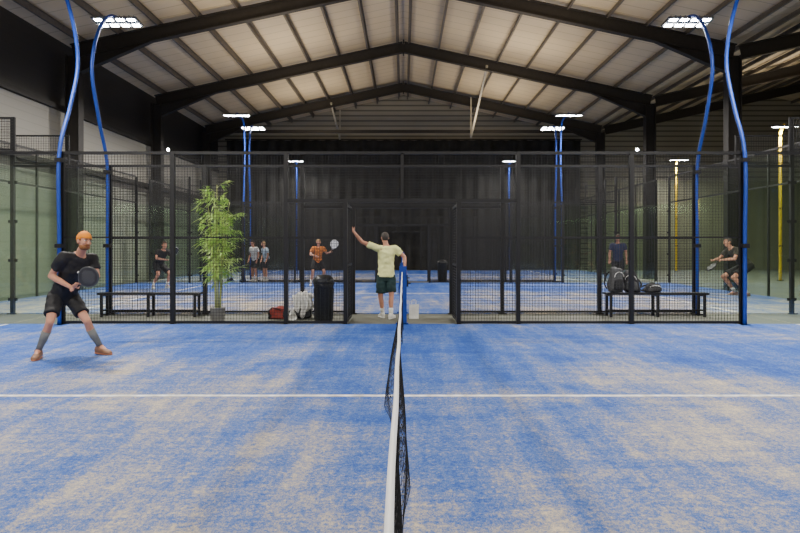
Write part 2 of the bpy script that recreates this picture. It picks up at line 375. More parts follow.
hair_or=mat('ginger_hair',(.2,.08,.025),.7,var=.25,scale=60); hair_g=mat('grey_hair',(.06,.05,.042),.7,var=.3,scale=60); hair_b=mat('brown_hair',(.04,.02,.01),.7,var=.3,scale=60); hair_l=mat('blond_hair',(.4,.24,.1),.7,var=.2,scale=60)
cap_or=mat('orange_cap',(.72,.24,.015),.8,var=.1)
tee_black=mat('black_tee',(.010,.010,.012),.75); sh_black=mat('black_shorts',(.008,.008,.010),.75)
tee_yel=mat('pale_yellow_tee',(.80,.82,.36),.85,var=.04); sh_green=mat('dark_green_shorts',(.012,.035,.035),.8)
sockg=mat('grey_socks',(.15,.155,.15),.9); sockw=mat('white_socks',(.7,.7,.66),.9); shoe_o=mat('tan_shoes',(.2,.10,.055),.6); shoe_w=mat('white_shoes',(.6,.6,.56),.6)
solem=mat('dull_orange_soles',(.4,.16,.08),.6)
tee_navy=mat('navy_shirt',(.02,.025,.06),.85); tee_olive=mat('olive_shirt',(.045,.04,.032),.85); tee_white=mat('white_tee',(.7,.7,.7),.85); tee_lb=mat('light_blue_tee',(.35,.45,.55),.85)
plaid=mat('orange_check_shirt',(.7,.2,.03),.85,var=.1)
n=plaid.node_tree.nodes; l=plaid.node_tree.links; ck=n.new('ShaderNodeTexChecker'); ck.inputs['Scale'].default_value=16; ck.inputs[1].default_value=(.62,.2,.04,1); ck.inputs[2].default_value=(.34,.11,.035,1)
l.new(n['Texture Coordinate'].outputs['Object'],ck.inputs['Vector']); l.new(ck.outputs[0],n['Principled BSDF'].inputs['Base Color'])

# left player, turned to the net and leaning towards it
B=V((P(70,0,7.3).x,7.3,.02))
J=dict(pel=P(63.5,295,7.42)-B,neck=P(80,254,7.25)-B,head=P(84,241,7.14)-B,elL=P(51,276,7.2)-B,haL=P(74,289,7.0)-B,elR=P(97,276,7.38)-B,haR=P(80,284,7.03)-B,
       knL=P(50,322,7.12)-B,anL=P(38.5,351,7.2)-B,knR=P(87,321,7.33)-B,anR=P(100,347,7.5)-B)
for a in ('anL','anR'): J[a].z=.1
ra=(P(86,279,6.98)-P(74,289,7.0)).normalized()
t,fr,up,s,shd=person(B,J,'crouching player at left in black shirt and shorts with grey socks',tee_black,sh_black,hair_or,M['skin'],shoe_o,sockg,(.62,.78,0),look=(.86,-.5,-.08),toeL=(.3,-1,0),toeR=(.9,-.4,0),gripL=ra,gripR=None,voxel=.0085,seed=2,sock=.68,beard=hair_or,headup=(0.12,0,1),cap=cap_or,shortlen=.72,solem=solem,fold=.012,loose=1.0,hk=.95,shw=.093,leg=.92,k=.97)
q=MB(); c=shd-up*.12+fr*.136+s*.02
for k_ in range(4): q.bar(c+s*(.022*k_-.04)-up*.016,c+s*(.022*k_-.026)+up*(.006+.007*k_),.010,.010,up=fr)
build(q,'shirt_mark',M['whitefab'],t)
q=MB(); q.tube([J['haR'].lerp(J['elR'],.22),J['haR'].lerp(J['elR'],.3)],.034,12); build(q,'wristband',M['rubber'],t,True)
Hh=P(74,289,7.0)
racket(Hh,P(86,279,6.97)-Hh,(.35,-1,.1),'black padel racket held across the body by the crouching player',mat('racket_face_dark',(.02,.02,.022),.35),mat('racket_rim_grey',(.06,.065,.07),.3),sc=.86)

# centre man, seen from behind
d=11.42; B=V((P(386,0,d).x,d,0))
J=dict(pel=P(386,276,d)-B,neck=P(386.5,246,d)-B,head=P(385,238.5,d)-B,elL=P(362,242,d)-B,haL=P(352.5,230,d)-B,elR=P(404.5,257,d+.03)-B,haR=P(405,270,d-.12)-B,
       knL=P(380.5,297,d-.02)-B,anL=P(382.5,313,d+.06)-B,knR=P(391.5,296,d-.05)-B,anR=P(391,313,d-.16)-B)
J['neck'].z=1.40; J['head'].z=1.555
for a in ('anL','anR'): J[a].z=.1
person(B,J,'man in pale yellow shirt seen from behind, left arm raised, in the gateway',tee_yel,sh_green,hair_g,M['skin'],shoe_w,sockw,(1,.12,0),fs=-1,look=(-.4,1,0),toeL=(-.35,1,0),toeR=(.35,1,0),voxel=.01,seed=5,openL=True,sock=.32,k=.97,fold=.014,loose=1.02,hem=-.03,hk=.93,leg=.95)

def ready(a,crouch=.12,h=1.0,arms='racket'):
    R=Matrix.Rotation(a,3,'Z'); z=1-crouch
    J=dict(pel=V((0,.08+crouch*.6,.93*z)),neck=V((0,-.02-crouch*.9,1.42*(1-crouch*.9))),head=V((0,-.06-crouch*1.1,1.58*(1-crouch*.85))),
      elL=V((-.30,-.1-crouch,1.14*z)),haL=V((-.14,-.38-crouch,1.08*z)),elR=V((.30,-.1-crouch,1.14*z)),haR=V((.1,-.36-crouch,1.1*z)),
      knL=V((-.2,-.04-crouch*1.2,.5*(1-crouch*.3))),anL=V((-.24,.06,.1)),knR=V((.2,-.04-crouch*1.2,.5*(1-crouch*.3))),anR=V((.24,.06,.1)))
    if arms=='down':
        J.update(elL=V((-.24,.03,1.12)),haL=V((-.25,-.08,.87)),elR=V((.24,.03,1.12)),haR=V((.25,-.08,.87)),knL=V((-.1,-.02,.5)),anL=V((-.11,.03,.1)),knR=V((.1,-.02,.5)),anR=V((.11,.03,.1)))
    if arms=='side':
        J.update(haR=V((.42,-.3,1.2)),elR=V((.3,-.05,1.15)))
    return {k_:R@(v*h) for k_,v in J.items()},R
def player(px,d,a,crouch,arms,label,tee,short,hair,rk=None,h=1.0,lh=False,sk='skin',z=.02,sock=.3,shoe=None,rdir=(0,-.5,1)):
    J,R=ready(a,crouch,h,arms); loc=V((P(px,0,d).x,d,z))
    s=R@V((1,0,0)); f=R@V((0,-1,0)); g=(R@V(rdir)) if rk else None
    person(loc,J,label,tee,short,hair,M[sk],shoe or shoe_w,sockw,s,look=f+V((0,0,-.1)),toeL=f-s*.3,toeR=f+s*.3,gripR=g,voxel=.015,long_hair=lh,seed=px,sock=sock,k=h)
    if rk: racket(loc+J['haR'],g,f,rk[0],rk[1],rk[2])
fdk=mat('racket_frame_white',(.6,.6,.62),.4); fblk=mat('racket_face_black',(.02,.02,.022),.5)
player(161,19.0,.9,.13,'racket','distant player in black clothes left of the bamboo, knees bent',tee_black,sh_black,hair_b,('dark racket of the distant player in black',fblk,fdk))
player(318,20.4,.35,.03,'side','distant player in orange checked shirt holding a pale racket',plaid,sh_black,hair_l,('white racket held beside the orange checked shirt',M['whitefab'],fdk),h=.98,lh=True,rdir=(.3,-.2,1))
player(254,22.75,-.6,.0,'down','distant person in white shirt, left of two people standing together',tee_white,sh_black,hair_b,None,h=.95,lh=True,z=0)
player(265,22.85,-.9,.0,'down','distant person in light blue shirt, right of two people standing together',tee_lb,sh_black,hair_l,None,h=.93,z=0)
player(618,19.0,-.35,.0,'down','distant player in navy shirt standing behind the backpacks',tee_navy,sh_black,hair_b,None,h=1.03,sk='skin2')
player(739,16.1,-1.5,.2,'racket','player in dark olive shirt near the right pole, crouching forward',tee_olive,sh_black,hair_g,('dark racket of the player in dark olive',fblk,fblk),h=1.13,shoe=shoe_o,rdir=(0,-.7,-.6))

# ------------------------------------------------------------ hall shell
Y0,Y1=-3.0,34.6; XL=-10.9; XV=10.6; SL=.216; ZR=10.25
D=[(10.41-10,10.41),(12.1,22.1),(23.3,33.3)]     # depth of the three courts
mb=MB(); mb.box((10.4,(Y0+Y1)/2,-.05),(42.8,Y1-Y0,.1)); struct(build(mb,'floor',M['conc']))
def roofplane(x0,z0,x1,z1):
    mb=MB()
    mb.add([(x0,Y0,z0),(x1,Y0,z1),(x1,Y1,z1),(x0,Y1,z0),(x0,Y0,z0+.1),(x1,Y0,z1+.1),(x1,Y1,z1+.1),(x0,Y1,z0+.1)],[(0,1,2,3),(7,6,5,4),(0,4,5,1),(2,6,7,3),(0,3,7,4),(1,5,6,2)])
    struct(build(mb,'ceiling',M['ceil']))
ze=ZR-SL*10.9
roofplane(XL,ze,0,ZR); roofplane(0,ZR,XV,ZR-SL*XV); roofplane(XV,ZR-SL*XV,2*XV,ZR); roofplane(2*XV,ZR,3*XV,ZR-SL*XV)
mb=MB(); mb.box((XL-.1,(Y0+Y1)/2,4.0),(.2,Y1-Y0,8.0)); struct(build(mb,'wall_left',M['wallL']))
mb=MB(); mb.box((3*XV+.1,(Y0+Y1)/2,4.0),(.2,Y1-Y0,8.0)); struct(build(mb,'wall_right',M['wallD']))
mb=MB(); zv=ZR-SL*XV
pts=[(XL,0),(3*XV,0),(3*XV,zv),(2*XV,ZR),(XV,zv),(0,ZR),(XL,ze)]
mb.add([(x,Y1,z) for x,z in pts]+[(x,Y1+.15,z) for x,z in pts],[tuple(range(7)),tuple(range(13,6,-1))]+[(i,i+7,(i+1)%7+7,(i+1)%7) for i in range(7)])
struct(build(mb,'wall_back',M['clad']))
for k_,z_ in ((1,5.75),(2,3.95)):
    mb=MB(); mb.box((XL+.08,(Y0+Y1)/2,z_),(.12,Y1-Y0,.16)); struct(build(mb,f'trim_{k_}',M['steel']))

mb=MB(); n=240; vs=[];
for k in range(n+1):
    x=-10.3+20.6*k/n; y=.07*math.sin(k*.8)+.04*math.sin(k*.31+1)
    vs+=[(x,y,.03),(x,y,7.55)]
mb.add(vs,[(2*k,2*k+2,2*k+3,2*k+1) for k in range(n)])
cu=thing('curtain',(0,34.3,0),'tall black curtain covering the far end wall below the grey cladding','curtain')
build(mb,'drape',M['curtain'],cu,True)
mb=MB(); mb.bar((-10.4,.05,7.6),(10.4,.05,7.6),.06); build(mb,'curtain_rail',M['steel'],cu)
mb=MB(); mb.box((21.2,34.45,2.6),(20.8,.05,5.2)); tag(build(mb,'wall_lining',M['wallD']),'dark olive lining on the end wall of the neighbouring hall right of the columns','wall lining')

def ibeam(mb,p,q,w,h):
    p=V(p);q=V(q); d=(q-p).normalized(); up=V((0,0,1)) if abs(d.z)<.8 else V((1,0,0))
    u=d.cross(up).normalized(); v=u.cross(d)
    L=(q-p).length; c=(p+q)/2
    mb.box(c,(.02,L,h),(u,d,v)); mb.box(c+v*(h/2),(w,L,.03),(u,d,v)); mb.box(c-v*(h/2),(w,L,.03),(u,d,v))
fr_lab=['steel portal frame over the net, first from the camera and above the picture','steel portal frame above the first court, second from the camera','largest visible steel roof frame, rafters leaving the top of the photo','middle visible steel roof frame with apex below the top of the photo','farthest and smallest steel roof frame near the end wall']
for i,y in enumerate((6.2,12.45,18.7,25,31.3)):
    t=thing('portal_frame',(0,y,0),fr_lab[i],'steel frame','steel portal frames of the roof')
    top=ZR-.2
    for sgn in (-1,1):
        mb=MB(); ibeam(mb,(0,0,top-.22),(sgn*10.5,0,top-.22-SL*10.5),.2,.42)
        x0=sgn*8.0; x1=sgn*10.3; z0=top-.44-SL*8.0; z1=top-.44-SL*10.3
        mb.add([(x0,-.02,z0),(x1,-.02,z1),(x1,-.02,z1-.5),(x0,.02,z0),(x1,.02,z1),(x1,.02,z1-.5)],[(0,1,2),(5,4,3),(0,2,5,3)])
        mb.bar((x0,0,z0),(x1,0,z1-.5),.2,.03)
        build(mb,'rafter',M['steel'],t)
        mb=MB(); cx=sgn*10.45; mb.box((cx-.2,0,3.72),(.03,.3,7.44)); mb.box((cx+.2,0,3.72),(.03,.3,7.44)); mb.box((cx,0,3.72),(.42,.03,7.44)); mb.box((cx,0,.02),(.5,.4,.04))
        build(mb,'column',M['steel'],t)
    mb=MB(); mb.box((0,0,top-.24),(.05,.24,.62)); build(mb,'apex_plate',M['steel'],t)
    for a,b2 in (((10.7,0,top-.22-SL*10.6),(21.2,0,top-.22)),((31.6,0,top-.22-SL*10.5),(21.2,0,top-.22))):
        mb=MB(); ibeam(mb,a,b2,.2,.42); build(mb,'rafter',M['steel'],t)
pme={}
for bay in (0,1):
  for sgn in (-1,1):
    for x in (.25,1.5,2.75,4.0,5.25,6.5,7.75,9.0,10.2):
        X=bay*21.2+sgn*x; z=ZR-.13-SL*x
        me=pme.get('p')
        if not me:
            mb=MB(); L=Y1-Y0-.2; mb.box((0,0,0),(.015,L,.17)); mb.box((.03,0,.08),(.06,L,.012)); mb.box((-.03,0,-.08),(.06,L,.012)); me=mb.mesh('purlin'); pme['p']=me
        o=link('purlin',me,M['purlin'],None,(X,(Y0+Y1)/2,z))
        tag(o,'long thin roof purlin running away under the pale panels of the '+('right neighbouring hall' if bay else 'main hall'),'purlin','purlins of the right hall' if bay else 'purlins of the main hall')
for sgn,a,b2,lb in ((-1,P(331,103,31.2),P(340,139,34.0),'pale diagonal roof brace left of the ridge near the end wall'),(1,P(487,66,24.9),P(471,137,31.2),'pale diagonal roof brace right of the ridge hanging toward the end wall')):
    mb=MB(); mb.bar(a,b2,.09,.09); mb.bar(b2,(b2.x,b2.y,ZR-.2-SL*abs(b2.x)),.07); tag(build(mb,'roof_brace',M['brace']),lb,'brace')
mb=MB(); mb.bar((-10.2,31.4,7.5),(10.2,31.4,7.5),.1,.16); tag(build(mb,'tie_beam',M['steel']),'long dark horizontal tie beam under the farthest roof frame','beam')

# ------------------------------------------------------------ courts
names=['blue turf of the nearest padel court dusted with pale sand','blue turf of the second padel court behind the first fence','blue turf of the farthest padel court']
for i,(a,b2) in enumerate(D):
    mb=MB(); mb.box((0,(b2-a)/2,0),(20,b2-a,.02))
    o=build(mb,'court_floor',M['court1'] if i==0 else M['court2'])
    o.location=(-.025,a,.01); o['kind']='structure'; o['label']=names[i]; 
    w=.06
    def ln(c,s_):
        q=MB(); q.box(c,(s_[0],s_[1],.004)); build(q,'court_line',M['white'],o)
    ln((0,5,.0115),(13.97,w)); ln((-6.95,5,.0115),(w,9.9)); ln((6.95,5,.0115),(w,9.9))

cache={}
def wiremesh(w,h,pitch=.0508,t=.0046):
    k=(round(w,3),round(h,3))
    if k in cache: return cache[k]
    mb=MB(); n=round(w/pitch); m_=round(h/pitch)
    for i in range(n+1): mb.box((w*i/n,0,h/2),(t,t,h))
    for j in range(m_+1): mb.box((w/2,.0025,h*j/m_),(w,t,t))
    cache[k]=mb.mesh('mesh_panel'); return cache[k]
def side_fence(y,out,label,leaves=False):
    t=thing('court_fence',(-.025,y,0),label,'fence','padel court side fences')
    for x in (-10,-8,-6,-4.05,-2.05,2.05,4.05,6,8,10):
        hh=4.0 if abs(x)>=8 else 3.06
        mb=MB(); mb.box((x,0,hh/2),(.07,.07,hh)); mb.box((x,0,.01),(.16,.14,.02)); build(mb,'post',M['black'],t)
    for x in (-1,1):
        mb=MB(); mb.box((x,0,1.1),(.07,.07,2.2)); mb.box((x,0,.01),(.14,.12,.02)); build(mb,'door_post',M['black'],t)
    mb=MB(); mb.box((0,0,2.62),(.05,.05,.84)); build(mb,'door_post',M['black'],t)
    mb=MB(); mb.bar((-8,0,3.04),(8,0,3.04),.05); build(mb,'top_rail',M['black'],t)
    mb=MB(); mb.bar((-2.05,0,2.2),(2.05,0,2.2),.05,.06); build(mb,'door_rail',M['black'],t)
    for a,b2 in ((-6,-4.05),(-4.05,-2.05),(2.05,4.05),(4.05,6),(-2.05,-1),(1,2.05)):
        mb=MB(); mb.bar((a,0,.05),(b2,0,.05),.04); build(mb,'lower_rail',M['black'],t)
        mb=MB(); mb.bar((a,0,1.55),(b2,0,1.55),.026); build(mb,'middle_rail',M['black'],t)
        link('mesh_panel',wiremesh(b2-a,3.0),M['wire'],t,(a,-.01,.02))
    link('mesh_panel',wiremesh(2,.8),M['wire'],t,(-1,-.01,2.22))
    for sgn in (-1,1):
        if leaves:
            g=MB(); W=.92; x=sgn*.985
            for (p,q) in (((x,0.05*out,.06),(x,W*out,.06)),((x,0.05*out,2.12),(x,W*out,2.12)),((x,.05*out,.06),(x,.05*out,2.12)),((x,W*out,.06),(x,W*out,2.12)),((x,.05*out,1.05),(x,W*out,1.05))): g.bar(p,q,.04)
            gl=build(g,'gate_leaf',M['black'],t)
            w=link('gate_mesh',wiremesh(.85,2.05),M['wire'],gl,(x,.07*out,.06)); w.rotation_euler=(0,0,PI/2*out)
        for a,b2 in ((6,8),(8,10)):
            g=MB(); g.box((sgn*(a+b2)/2,0,1.5),(1.9,.012,2.96)); build(g,'glass_pane',M['glass'],t)
            for z in (.3,1.1,1.9,2.7):
                for xx in (a+.06,b2-.06): g=MB(); g.box((sgn*xx,0,z),(.06,.03,.06)); build(g,'glass_clamp',M['black'],t)
        xa,xb=(6.85,7.97)
        g=MB()
        for z in (3.1,3.66): g.bar((sgn*xa,0,z),(sgn*xb,0,z),.03)
        for xx in (xa,xb): g.bar((sgn*xx,0,3.04),(sgn*xx,0,3.67),.03)
        build(g,'upper_frame',M['black'],t)
        link('mesh_panel',wiremesh(1.1,.55),M['wire'],t,((6.87 if sgn>0 else -7.97),0,3.1))
        link('mesh_panel',wiremesh(1.95,.95),M['wire'],t,((8.0 if sgn>0 else -9.98),0,3.05))
    return t
side_fence(D[0][1],1,'nearest black mesh fence with open gates behind the net',True)
side_fence(D[1][0],-1,'black mesh fence along the near side of the second court behind the benches')
side_fence(D[1][1],1,'black mesh fence along the far side of the second court')
side_fence(D[2][0],-1,'black mesh fence along the near side of the farthest court')
side_fence(D[2][1],1,'farthest black mesh fence in front of the curtain')
def end_wall(x,y0,label):
    t=thing('end_enclosure',(x,y0,0),label,'glass wall','glass end walls of the padel courts')
    for k in range(5):
        a=2*k; 
        mb=MB(); mb.box((0,a+1,1.5),(.012,1.9,2.96)); build(mb,'glass_pane',M['glass'],t)
        w=link('mesh_panel',wiremesh(1.95,.95),M['wire'],t,(0,a+.02,3.05)); w.rotation_euler=(0,0,PI/2)
        if k:
            mb=MB(); mb.box((0,a,2),(.05,.05,4)); build(mb,'post',M['black'],t)
    for z_ in (3.03,4.0): mb=MB(); mb.bar((0,.06,z_),(0,9.94,z_),.05); build(mb,'rail',M['black'],t)
end_wall(-10.02,12.1,'glass end wall of the second court beside the left hall wall')
end_wall(9.98,12.1,'glass end wall of the second court before the right columns')
end_wall(-10.02,23.3,'glass end wall of the farthest court on the left side')
end_wall(9.98,23.3,'glass end wall of the farthest court on the right side')

def net(y0,label,detail):
    t=thing('padel_net',(-.025,y0,.02),label,'net','padel nets seen end-on')
    def top(v): return .90-.03*(1-((v-5)/5)**2)
    def off(v,k):
        b=.036*math.exp(-((v-2.9)/.8)**2)-.115*math.exp(-((v-4.5)/.6)**2)-.05*math.exp(-((v-6.6)/1.3)**2)+.02*math.sin(v*5)
        return b*math.sin(k*PI*.5)**1.3+.012*math.sin(v*9+k*6)*k
    mb=MB(); pitch=.045 if detail else .12; t_=.003 if detail else .006
    nv=int(9.9/pitch); nk=int(.85/pitch)
    for i in range(nv+1):
        v=.05+9.9*i/nv
        pts=[(off(v,k/8),v,top(v)*(1-k/8)+.005) for k in range(9)]
        mb.tube(pts,t_/2*1.2,3,False)
    for j in range(1,nk+1):
        k=j/nk; pts=[(off(.05+9.9*i/80,k),.05+9.9*i/80,top(.05+9.9*i/80)*(1-k)+.005) for i in range(81)]
        mb.tube(pts,t_/2*1.2,3,False)
    build(mb,'net_mesh',M['net'],t)
    secs=[(( .0015*math.sin(i*.9),.03+9.9*i/60,top(.03+9.94*i/60)),V((1,0,0)),V((0,0,1)),.0085,.026) for i in range(61)]
    mb=MB(); mb.loft(secs,10); build(mb,'tape',M['tape'],t,True)
    for yy in (.04,9.96):
        mb=MB(); mb.box((.015,yy,.51),(.13,.08,1.02)); mb.box((0,yy,.012),(.22,.08,.024)); mb.tube([(0,yy,1.02),(0,yy,1.045)],.028,12)
        build(mb,'net_post',M['blue'],t)
        mb=MB(); mb.box((.095,yy,.72),(.03,.05,.12)); mb.tube([(.11,yy,.72),(.15,yy,.72)],.01,8); build(mb,'winder',M['black'],t)
net(D[0][0],'white taped black net running from the camera to the nearest fence',True)
net(D[1][0],'net of the second court seen end-on through the gates',False)
net(D[2][0],'net of the farthest court seen end-on',False)

# light poles ---------------------------------------------------
def area(name,loc,rot,sx_,sy_,e,c):
    L=bpy.data.lights.new(name,'AREA'); L.shape='RECTANGLE'; L.size=sx_; L.size_y=sy_; L.energy=e; L.color=c
    lo=bpy.data.objects.new(name,L); col.objects.link(lo); lo.location=loc; lo.rotation_euler=rot; return lo
def lamp(t,y,z,tilt):
    ax=(V((1,0,0)),V((0,math.cos(tilt),math.sin(tilt))),V((0,-math.sin(tilt),math.cos(tilt))))
    mb=MB(); mb.box(V((0,y,z)),(.94,.38,.04),ax); 
    for k in range(9): mb.box(V((-.4+.1*k,y,z))+ax[2]*.04,(.012,.3,.05),ax)
    h=build(mb,'lamp_head',M['housing'],t)
    for r_ in (-1,1):
        for c_ in range(4):
            mb=MB(); mb.box(V((-.345+.23*c_,y,z))+ax[1]*(r_*.12)-ax[2]*.024,(.15,.09,.008),ax)
            build(mb,'led_module',M['led'],h)
def pole(x,y,out,label,energy,color='blue',reach=.38,b=1.0,r=.034):
    t=thing('light_pole',(x,y,0),label,'light pole','court light poles')
    pts=bez([(0,0,0),(0,0,1.5),(0,0,3.0),(0,.33*out*b,3.9),(0,.58*out*b,4.7),(0,.5*out*b,5.3),(0,.2*out*b,5.85),(0,-.12*out,6.12),(0,-reach*out,6.2)])
    mb=MB(); mb.tube(pts,r,12); build(mb,'pole',M[color],t,True)
    mb=MB(); mb.box((0,0,.01),(.18,.18,.02)); build(mb,'base_plate',M['black'],t)
    for z_ in (1.4,2.9): mb=MB(); mb.box((0,0,z_),(.11,.11,.07)); build(mb,'clamp',M['black'],t)
    lamp(t,-(reach+.05)*out,6.12,.12*out)
    area('court_light',(x,y-(reach+.05)*out,6.09),(-.3*out,0,0),.9,.12,energy,(1,.95,.87))
E=770
for sgn,s_ in ((-1,'left'),(1,'right')):
    pole(sgn*6.0-.025,D[0][0]-.12,-1,f'curved blue light pole beside the camera on the {s_}',E*1.25,reach=1.0)
    pole(sgn*6.0-.025,D[0][1]-.1,1,f'nearest curved blue light pole on the {s_}, rising out of the top of the photo',E*1.05,reach=.9)
    pole(sgn*6.0-.025,D[1][0]-.12,-1,f'curved blue light pole with large lamp above the {s_} bench',E*.95)
    pole(sgn*6.0-.025,D[1][1]+.12,1,f'small blue light pole on the {s_} at the far side of the second court',E*.95,b=.3,reach=.9)
    pole(sgn*6.0-.025,D[2][0]-.12,-1,f'small blue light pole on the {s_} at the near side of the farthest court',E*.75,b=.3)
    pole(sgn*6.0-.025,D[2][1]-.12,1,f'farthest and smallest light pole on the {s_} against the curtain',E*.5,b=.2)
for y,lb in ((23.6,'yellow light pole of the neighbouring court at the right edge'),(32.6,'farther yellow light pole of the neighbouring court behind the fence')):
    pole(15.1,y,1,lb,E*1.0,'yellow',b=.02,r=.06,reach=.25)
for x,lb in ((14.1,'slim yellow upright left of the farther yellow light pole'),(16.6,'slim yellow upright right of the farther yellow light pole')):
    t=thing('yellow_post',(x,33.2,0),lb,'post')
    mb=MB(); mb.tube([(0,0,0),(0,0,4.0)],.055,12); build(mb,'upright',M['yellow'],t,True)
    mb=MB(); mb.box((0,0,.01),(.2,.2,.02)); build(mb,'base_plate',M['black'],t)
for x,lb in ((-4.15,'small glowing white disc on the top rail of the nearest fence at left'),(4.12,'small glowing white disc on the top rail of the nearest fence at right')):
    t=thing('rail_glow',(x,10.41,3.065),lb,'rail_glow')  # small glowing disc on the fence rail, stands for a bright point
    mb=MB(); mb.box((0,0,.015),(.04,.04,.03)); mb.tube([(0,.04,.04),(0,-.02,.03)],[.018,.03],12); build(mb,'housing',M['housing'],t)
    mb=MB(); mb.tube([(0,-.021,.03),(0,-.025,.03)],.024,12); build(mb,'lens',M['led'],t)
for x in (-6,6):
    for y in (1.5,11.2,17.2,22.7,29): area('ceiling_fill',(x*.7,y,6.6),(PI,0,0),2.5,1.2,98,(1,.83,.58))  # added area lights without fittings, unseen from below, to brighten the ceiling
for y in (14,24): area('ceiling_fill',(16,y,6.4),(PI,0,0),2.5,1.2,100,(1,.84,.62))  # same added ceiling fill for the right hall
area('rear_fill',(0,-2.6,5.5),(PI*.5+.25,0,0),8,3,300,(1,.9,.78))  # added fill from behind the camera, no lamp modelled for it

# ------------------------------------------------------------ benches, bins, plant, bags
def bench(x,y,label):
    t=thing('bench',(x,y,0),label,'bench','black benches beside the courts')
    mb=MB(); mb.box((0,0,.455),(2.0,.3,.035)); build(mb,'seat',M['black'],t)
    for xx in (-.92,0,.92):
        mb=MB(); mb.bar((xx,-.12,.0),(xx,-.12,.44),.045); mb.bar((xx,.12,0),(xx,.12,.44),.045); mb.bar((xx,-.12,.12),(xx,.12,.12),.03); mb.bar((xx,-.12,.42),(xx,.12,.42),.04)
        build(mb,'leg',M['black'],t)
    mb=MB(); mb.bar((-.9,0,.12),(.9,0,.12),.03); build(mb,'stretcher',M['black'],t)
bench(-5.02,11.7,'black metal bench between the courts behind the standing player')
bench(5.0,11.7,'black metal bench between the courts with backpacks on it')
def bin_(x,y,label,z=0):
    t=thing('litter_bin',(x,y,z),label,'bin','black round litter bins')
    mb=MB(); U=V((1,0,0));W=V((0,1,0))
    mb.loft([((0,0,z),U,W,r,r) for z,r in ((0,.15),(.03,.165),(.66,.18),(.68,.19),(.70,.19),(.70,.18))],28); build(mb,'body',M['bin'],t,True)
    for k in range(14):
        a=2*PI*k/14; q=MB(); q.bar((.168*math.cos(a),.168*math.sin(a),.06),(.182*math.cos(a),.182*math.sin(a),.62),.012); build(q,'rib',M['bin'],t)
    mb=MB(); mb.loft([((0,0,z),U,W,r,r) for z,r in ((.70,.195),(.74,.195),(.80,.18),(.85,.13),(.87,.06),(.872,.01))],28); build(mb,'lid',M['bin'],t,True)
    mb=MB(); mb.box((0,-.165,.775),(.16,.05,.05)); build(mb,'flap',M['gray'],t)
bin_(-1.47,10.85,'tall black litter bin standing behind the nearest fence beside the bags')
bin_(1.5,22.75,'small black litter bin far away behind the second court')

pl=thing('bamboo_plant',(-3.42,10.85,0),'tall leafy green bamboo in a grey pot behind the left fence','plant')
mb=MB(); U=V((1,0,0));W=V((0,1,0))
mb.loft([((0,0,z),U,W,r,r) for z,r in ((0,.1),(.02,.115),(.24,.135),(.25,.145),(.27,.145),(.27,.125),(.22,.12))],24); build(mb,'pot',M['pot'],pl,True)
mb=MB(); mb.loft([((0,0,.2),U,W,.12,.12),((0,0,.235),U,W,.12,.12)],20); build(mb,'soil',mat('soil',(.03,.02,.012),.9),pl)
lf=MB()
for k in range(10):
    a=2*PI*k/10+random.random(); r0=.05; h=1.7+.65*random.random(); lean=.04+.22*random.random()
    pts=[(r0*math.cos(a)+lean*math.cos(a)*(i/7)**2,r0*math.sin(a)+lean*math.sin(a)*.6*(i/7)**2,.2+h*i/7) for i in range(8)]
    mb=MB(); mb.tube(pts,[.011-.0011*i for i in range(8)],7); build(mb,'cane',M['cane'],pl,True)
    for c_ in range(14):
        f=.27+.73*(c_+random.random())/14; i=min(6,int(f*7)); u=f*7-i
        p=V(pts[i]).lerp(V(pts[i+1]),u); b=random.random()*2*PI
        env=random.uniform(.1,.4)*(.5+.5*math.sin(PI*min(1,f*.95)))
        e_=p+V((math.cos(b)*env,math.sin(b)*env*.6,random.uniform(.0,.14)))
        lf.tube([p,p.lerp(e_,.5)+V((0,0,.01)),e_],[.003,.0025,.002],4)
        for j in range(10):
            q=p.lerp(e_,.35+.65*random.random())
            d=(V((math.cos(b+random.uniform(-1,1)),math.sin(b+random.uniform(-1,1)),random.uniform(-1.1,.5)))).normalized()
            s_=d.cross(V((random.random(),random.random(),1))).normalized(); Lf=random.uniform(.10,.2); w=random.uniform(.009,.016); nn=s_.cross(d)
            vv=[q,q+d*Lf*.4+s_*w,q+d*Lf-V((0,0,.02)),q+d*Lf*.4-s_*w,q+d*Lf*.4+nn*w*.3]
            if min(x_.y for x_ in vv)<-.36: continue
            lf.add(vv,[(0,1,4),(1,2,4),(2,3,4),(3,0,4)])
build(lf,'foliage',M['leaf'],pl)

def backpack(loc,rz,fab,acc,label,w=.32,h=.48,lean=0,seed=0,name='backpack',group='sports bags beside the courts',cat='backpack'):
    t=thing(name,loc,label,cat,group,rz)
    mb=MB(); mb.ell((0,0,h/2),(w/2,.115,h/2),e=.42,nu=40,nv=26); mb.soften(.035,h,.3,seed,lean); build(mb,'body',fab,t,True)
    mb=MB(); mb.ell((0,-.10,h*.32),(w*.36,.05,h*.22),e=.45,nu=28,nv=18); mb.soften(.025,h,.3,seed,lean); build(mb,'pocket',acc,t,True)
    mb=MB(); mb.tube(bez([(-.05+lean*h,.04,h*.94),(-.04+lean*h,.04,h*1.08),(.04+lean*h,.04,h*1.08),(.05+lean*h,.04,h*.94)],5),.009,6); build(mb,'handle',M['rubber'],t,True)
    for sx_ in (-1,1):
        mb=MB(); mb.tube(bez([(sx_*.07+lean*h*.9,.06,h*.9),(sx_*.12+lean*h*.7,.13,h*.7),(sx_*.17,.12,h*.4),(sx_*.13,.08,h*.12)],5),.014,6); build(mb,'strap',M['rubber'],t,True)
    mb=MB(); mb.tube([(w*.33*math.cos(a)+lean*h*.7,-.115,h*.62+h*.2*math.sin(a)) for a in [PI*k/12 for k in range(13)]],.005,5); build(mb,'zip',M['whitefab'],t)
    return t
backpack((4.2,11.68,.475),.2,M['gray'],M['blackfab'],'dark grey backpack standing at the left end of the right bench',.30,.50,.05,3)
